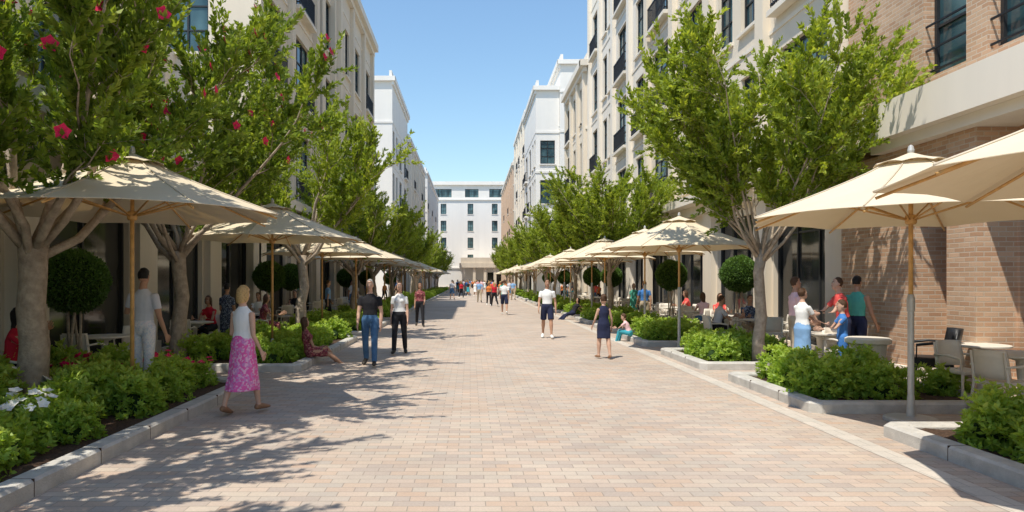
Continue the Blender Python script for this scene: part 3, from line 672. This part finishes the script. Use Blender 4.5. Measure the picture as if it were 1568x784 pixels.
    if kind in('skirt','dress'):
        def lp(i,f):
            a,k,n,fd,t,q=J[i]; return a+(k-a)*min(1,f*2) if f<=.5 else k+(n-k)*(f-.5)*2
        st=[P0+sp*.085*H,P0+sp*.01*H]; rx=[ww*1.02,hipw*1.07];ry=[.058,.074]
        for f in np.linspace(.2,hem,4):
            A,Bp=lp(0,f),lp(1,f); st.append((A+Bp)/2); rx.append(max(abs(A[0]-Bp[0])/2/H+.045,.10)); ry.append(np.linalg.norm((A-Bp)[1:])/2/H+.052)
        prim('skt',st,rx,ry,X,Yv if seat is None else nrm([0,.4,.9]),(0,0))
    b=MB()
    for lab,C_,rx,ry,a,bb,caps in pr: b.loft(C_,rx,ry,a,bb,14,0,caps)
    me=b.mesh('tmp',[]); ob=bpy.data.objects.new('tmp',me); link(ob)
    rm=ob.modifiers.new('r','REMESH'); rm.mode='VOXEL'; rm.voxel_size=vox
    sm=ob.modifiers.new('s','SMOOTH'); sm.factor=.5; sm.iterations=3 if vox<.016 else 1
    dg=bpy.context.evaluated_depsgraph_get(); me2=bpy.data.meshes.new_from_object(ob.evaluated_get(dg)); bpy.data.objects.remove(ob)
    nf=len(me2.polygons); cen=np.empty(nf*3); me2.polygons.foreach_get('center',cen); cen=cen.reshape(-1,3)
    best=np.full(nf,1e9); lb=np.zeros(nf,int); legm=np.zeros(nf,bool); skm=np.zeros(nf,bool)
    for lab0,C_,rx,ry,a,bb,caps in pr:
        lab={'leg':'skin','skt':('bottom' if kind=='skirt' else 'top')}.get(lab0,lab0)
        for j in range(len(C_)-1):
            A=C_[j];d=C_[j+1]-A;l2=d@d+1e-12; t=((cen-A)@d)/l2; tc=np.clip(t,0,1); Q=cen-A-tc[:,None]*d; dn=d/math.sqrt(l2)
            ax=Q@dn; u=Q@a; w=Q@bb; x=rx[j]+(rx[j+1]-rx[j])*tc; y=ry[j]+(ry[j+1]-ry[j])*tc
            rr=np.sqrt((u/x)**2+(w/y)**2)
            dist=np.where(rr>1,(rr-1)*np.minimum(x,y),(rr-1)*np.minimum(x,y)*.9)
            end=(t<0)|(t>1); out=np.abs(ax)
            dist=np.where(end,np.maximum(dist,0)+np.maximum(out-.006,0)*1.2,dist)
            sel=dist<best; best=np.where(sel,dist,best); lb[sel]=LAB[lab]; legm[sel]=(lab0=='leg')
            if lab0=='skt': skm|=(rr<1.4)&(t>=0)&(t<=1)
    lb[legm&skm]=LAB['bottom' if kind=='skirt' else 'top']
    co=np.empty(len(me2.vertices)*3); me2.vertices.foreach_get('co',co); co=co.reshape(-1,3)
    V=[tuple(p) for p in co]; Fs=[tuple(p.vertices) for p in me2.polygons]; bpy.data.meshes.remove(me2)
    b=MB(); b.v=[tuple(map(float,p)) for p in V]; b.f=Fs; b.m=[int(i) for i in lb]
    if vox<.02:
        for wr,v,w,pn,s in hands:
            for i in range(4):
                off=(i-1.5)*.0125*H; ln_=(.030,.038,.036,.028)[::-1][i]*H
                p=wr+v*.05*H+w*off; cl=-pn*s
                d1=nrm(v+cl*.15); d2=nrm(v+cl*.6); b.tube([p-v*.01*H,p+d1*ln_*.5,p+d1*ln_*.5+d2*ln_*.55],[.0058*H,.0052*H,.004*H],6,0,(1,1))
            p=wr+v*.02*H+w*.017*H; b.tube([p-w*.006*H,p+nrm(v+w*.9)*.022*H,p+nrm(v+w*.8)*.022*H+nrm(v+w*.2)*.02*H],[.0075*H,.0062*H,.0048*H],6,0,(1,1))
    def ell(c,r,mi):
        b.loft([c-hf*r*.3,c+hf*r*.3],[r,r*.9],[r*.7,r*.6],hx,hu,8,mi,(1,1))
    for s in (-1,1):
        ell(hp_(s*.0165,.0455,.004),.0062*H*hs,5); ell(hp_(s*.0165,.0500,.004),.0030*H*hs,6)
        b.tube([hp_(s*.009,.0480,.016),hp_(s*.017,.0485,.0185),hp_(s*.026,.042,.015)],[.0018*H]*3,5,1,(1,1))
    b.tube([hp_(-.013,.0475,-.0335),hp_(0,.0525,-.0325),hp_(.013,.0475,-.0335)],[.0022*H,.0034*H,.0022*H],6,7,(1,1))
    return b
def person(name,x,y,head_deg,skin='l',hairc='brown',top='white',bottom='navy',shoe='b',z=.008,**k):
    b=person_mesh(**k)
    return b.obj(name,[SK[skin],HR[hairc],C[top],C[bottom],SHO[shoe],eyew,eyed,lipm],None,True,0,(x,y,z),R(head_deg))
person('woman_in_pink_skirt',-2.95,8.9,-22,'l','blond','white','skirt','s',H=1.67,fem=True,kind='skirt',hem=.74,sleeve=0,hair='bob',legs=((-12,8,16),(14,4,0)),arms=((5,12,55,.15),(-12,14,38,.0)),head=(-20,5),vox=.011)
person('man_in_grey_shirt',-4.72,9.9,-12,'m','black','grey','wpat','b',H=1.84,sleeve=.6,legs=((4,3,0),(-4,3,0)),arms=((20,30,95,.1),(0,14,22,.05)),head=(10,5),vox=.012,z=.1)
person('man_in_black_tshirt',-2.03,13.9,178,'l','grey','black','jean','b',H=1.76,legs=((16,5,0),(-10,14,16)),arms=((-6,9,18,.12),(8,9,18,.12)),vox=.012)
person('woman_in_white_tshirt',-1.66,16.1,182,'l','brown','white','black','b',H=1.70,fem=True,hair='long',legs=((-10,14,16),(15,5,0)),arms=((6,8,15,.05),(-6,8,15,.05)),vox=.012)
person('woman_in_dark_top',-1.87,25.5,185,'m','brown','rpat','black','b',H=1.66,fem=True,hair='long',vox=.016,arms=((6,8,60,.2),(-6,8,15,.05)))
person('woman_in_patterned_top',-5.75,16.2,-10,'m','black','npat','black','b',H=1.68,fem=True,kind='dress',hem=.5,legs=((3,2,0),(-3,2,0)),arms=((10,8,40,.2),(6,8,50,.2)),vox=.014)
person('woman_in_red_top',-6.2,9.25,-75,'m','black','dred','black','b',H=1.72,fem=True,seat=.47,hair='long',lean=8,legs=((84,80,0),(80,85,0)),arms=((50,5,100,.3),(45,5,105,.3)),head=(0,-8),vox=.012)
person('woman_seated_on_kerb',-3.3,14.1,-60,'m','brown','rpat','rpat','b',H=1.6,fem=True,seat=.15,lean=-12,hair='long',kind='dress',hem=.42,legs=((98,62,10),(82,30,-10)),arms=((35,8,45,.2),(30,8,55,.25)),head=(0,-8),vox=.012)
person('man_in_white_tshirt',2.29,20.4,175,'m','brown','white','navy','w',H=1.76,kind='shorts',legs=((14,4,0),(-10,12,14)),arms=((-8,12,25,.1),(10,12,25,.1)),vox=.013)
person('girl_in_navy_dress',2.94,15.1,8,'l','brown','navy','navy','s',H=1.40,fem=True,child=True,kind='dress',hem=.44,sleeve=0,hair='bun',legs=((8,6,0),(-8,8,12)),arms=((8,16,30,.1),(2,16,22,.05)),vox=.012)
person('man_in_white_tshirt',1.7,34,-5,'m','brown','white','navy','w',H=1.78,kind='shorts',vox=.018)
person('child_seated_on_kerb',4.5,19.3,60,'l','brown','pinkp','teal','w',H=1.22,child=True,seat=.16,lean=25,legs=((100,85,0),(90,80,0)),arms=((35,8,40,.1),(30,8,45,.1)),vox=.013)
person('woman_reclining_on_kerb',4.5,30.2,120,'m','black','black','navy','b',H=1.65,fem=True,seat=.16,lean=-35,hair='long',legs=((85,40,0),(75,20,0)),arms=((-40,10,5,0),(-40,10,5,0)),vox=.018)
# group on the right
person('boy_in_white_shirt_and_blue_skirt',5.98,12.35,-70,'l','brown','white','lblue','w',H=1.62,fem=True,kind='skirt',hem=.6,legs=((6,4,0),(-4,4,0)),arms=((28,8,50,.1),(32,8,40,.1)),head=(0,-18),vox=.012)
person('man_in_pale_pink_shirt',6.3,13.3,-95,'m','brown','pinkp','tan','b',H=1.82,legs=((4,3,0),(-4,3,0)),arms=((15,8,60,.1),(10,8,45,.1)),head=(0,-12),vox=.013)
person('man_in_coral_shirt',6.95,12.75,82,'l','brown','red','navy','b',H=1.82,sleeve=.6,lean=10,legs=((6,3,0),(-6,3,0)),arms=((32,8,45,.1),(35,8,40,.1)),head=(0,-18),vox=.012)
person('child_in_blue_overalls',6.62,12.2,75,'l','brown','blue','blue','w',H=1.38,child=True,legs=((4,3,0),(-4,3,0)),arms=((40,8,45,.1),(35,8,50,.1)),head=(0,5),vox=.012)
person('man_in_teal_tank_top',7.3,12.95,-60,'m','black','green','navy','b',H=1.84,sleeve=0,legs=((4,3,0),(-4,3,0)),arms=((5,12,20,.1),(8,12,25,.1)),vox=.012)
def seated(x,y,h,top,bottom,skin='m',hairc='brown',fem=False,**k):
    person('seated_diner',x,y,h,skin,hairc,top,bottom,'b',H=1.7,fem=fem,seat=.47,lean=k.pop('lean',12),legs=((85,80,0),(80,82,0)),arms=((35,8,60,.15),(30,8,65,.15)),hair='long' if fem else 'short',vox=.016,**k)
chair(6.1,17.0,math.pi/2)
seated(6.1,17.0,-90,'grey','black'); seated(7.25,17.9,180,'npat','tan'); seated(7.2,19.9,180,'red','black',fem=True); seated(7.2,21.1,0,'pinkp','jean',fem=True)
seated(7.85,24.6,90,'red','black',fem=True); seated(-6.5,21.15,180,'white','black'); seated(-6.4,16.95,170,'dred','black',fem=True)
seated(-6.5,25.55,180,'black','black'); seated(7.1,28.3,180,'white','black')
chair(-5.6,18.4,1.75); seated(-5.6,18.4,-80,'rpat','rpat',fem=True)
person('man_in_blue_shirt',6.15,24.2,10,'m','brown','blue','tan','b',H=1.72,legs=((4,3,0),(-4,3,0)),vox=.018)
person('man_in_white_shirt',-5.5,26.5,-60,'m','brown','lblue','black','b',H=1.76,vox=.02)
# distant strollers (shared figures)
FIG=[]
rr=random.Random(5); tops=['white','red','orange','lblue','black','pinkp','green','grey','dred','blue','white']; bots=['navy','jean','black','tan','teal','lblue']
for i in range(11):
    fem=i%2==0; b=person_mesh(H=1.62 if fem else 1.76,fem=fem,kind=['dress','shorts','trousers','trousers','skirt','shorts'][i%6],hem=.5,hair='long' if fem else 'short',vox=.026,sleeve=.5)
    FIG.append(b.mesh('stroller',[SK['lmd'[i%3]],HR[['brown','black','blond'][i%3]],C[tops[i]],C[bots[i%6]],SHO['wb'[i%2]],eyew,eyed,lipm],True))
def stroller(x,y,h,i):
    o=bpy.data.objects.new('pedestrian',FIG[i%11]); o.location=(x,y,.008); o.rotation_euler=(0,0,R(h)); link(o)
stroller(1.25,46,180,2); stroller(1.55,44,20,8); stroller(.7,52,0,3)
for i in range(52):
    y=rr.uniform(55,140); stroller(rr.uniform(-2.6,4.0),y,rr.choice([0,180,10,170,200]),rr.randrange(11))
for i in range(14): stroller(rr.choice([-6.4,7.2])+rr.uniform(-.3,.4),rr.uniform(28,70),rr.uniform(0,360),rr.randrange(11))
# ------------------------------------------------------------------ light, sky, camera
el,th=R(63),R(42)
sv=Vector((-math.cos(el)*math.sin(th),-math.cos(el)*math.cos(th),math.sin(el)))
l=bpy.data.lights.new('sun','SUN'); l.energy=5.0; l.angle=R(.5); l.color=(1,.93,.81)
o=bpy.data.objects.new('sun',l); o.rotation_euler=sv.to_track_quat('Z','Y').to_euler(); o.location=(-20,-20,40); link(o)
w=bpy.data.worlds.new('World'); S.world=w; w.use_nodes=True; nt=w.node_tree
sk=nt.nodes.new('ShaderNodeTexSky'); sk.sky_type='NISHITA'; sk.sun_disc=False; sk.sun_elevation=el; sk.sun_rotation=math.atan2(sv.x,sv.y); sk.air_density=1.5; sk.dust_density=.3; sk.ozone_density=1.9
mq=nt.nodes.new('ShaderNodeMixRGB'); mq.blend_type='MULTIPLY'; mq.inputs[0].default_value=1; mq.inputs[2].default_value=(.97,1.12,1.24,1)
bg=nt.nodes['Background']; bg.inputs['Strength'].default_value=.145; nt.links.new(sk.outputs[0],mq.inputs[1]); nt.links.new(mq.outputs[0],bg.inputs['Color'])
cam=bpy.data.cameras.new('camera'); cam.lens=36*1050/1568; cam.sensor_width=36; cam.shift_x=64/1568; cam.shift_y=36/1568; cam.clip_end=3000; cam.clip_start=.05
o=bpy.data.objects.new('camera',cam); o.location=(0,0,1.75); o.rotation_euler=(R(90),0,0); link(o); S.camera=o
S.view_settings.view_transform='Standard'; S.view_settings.look='None'; S.view_settings.exposure=0
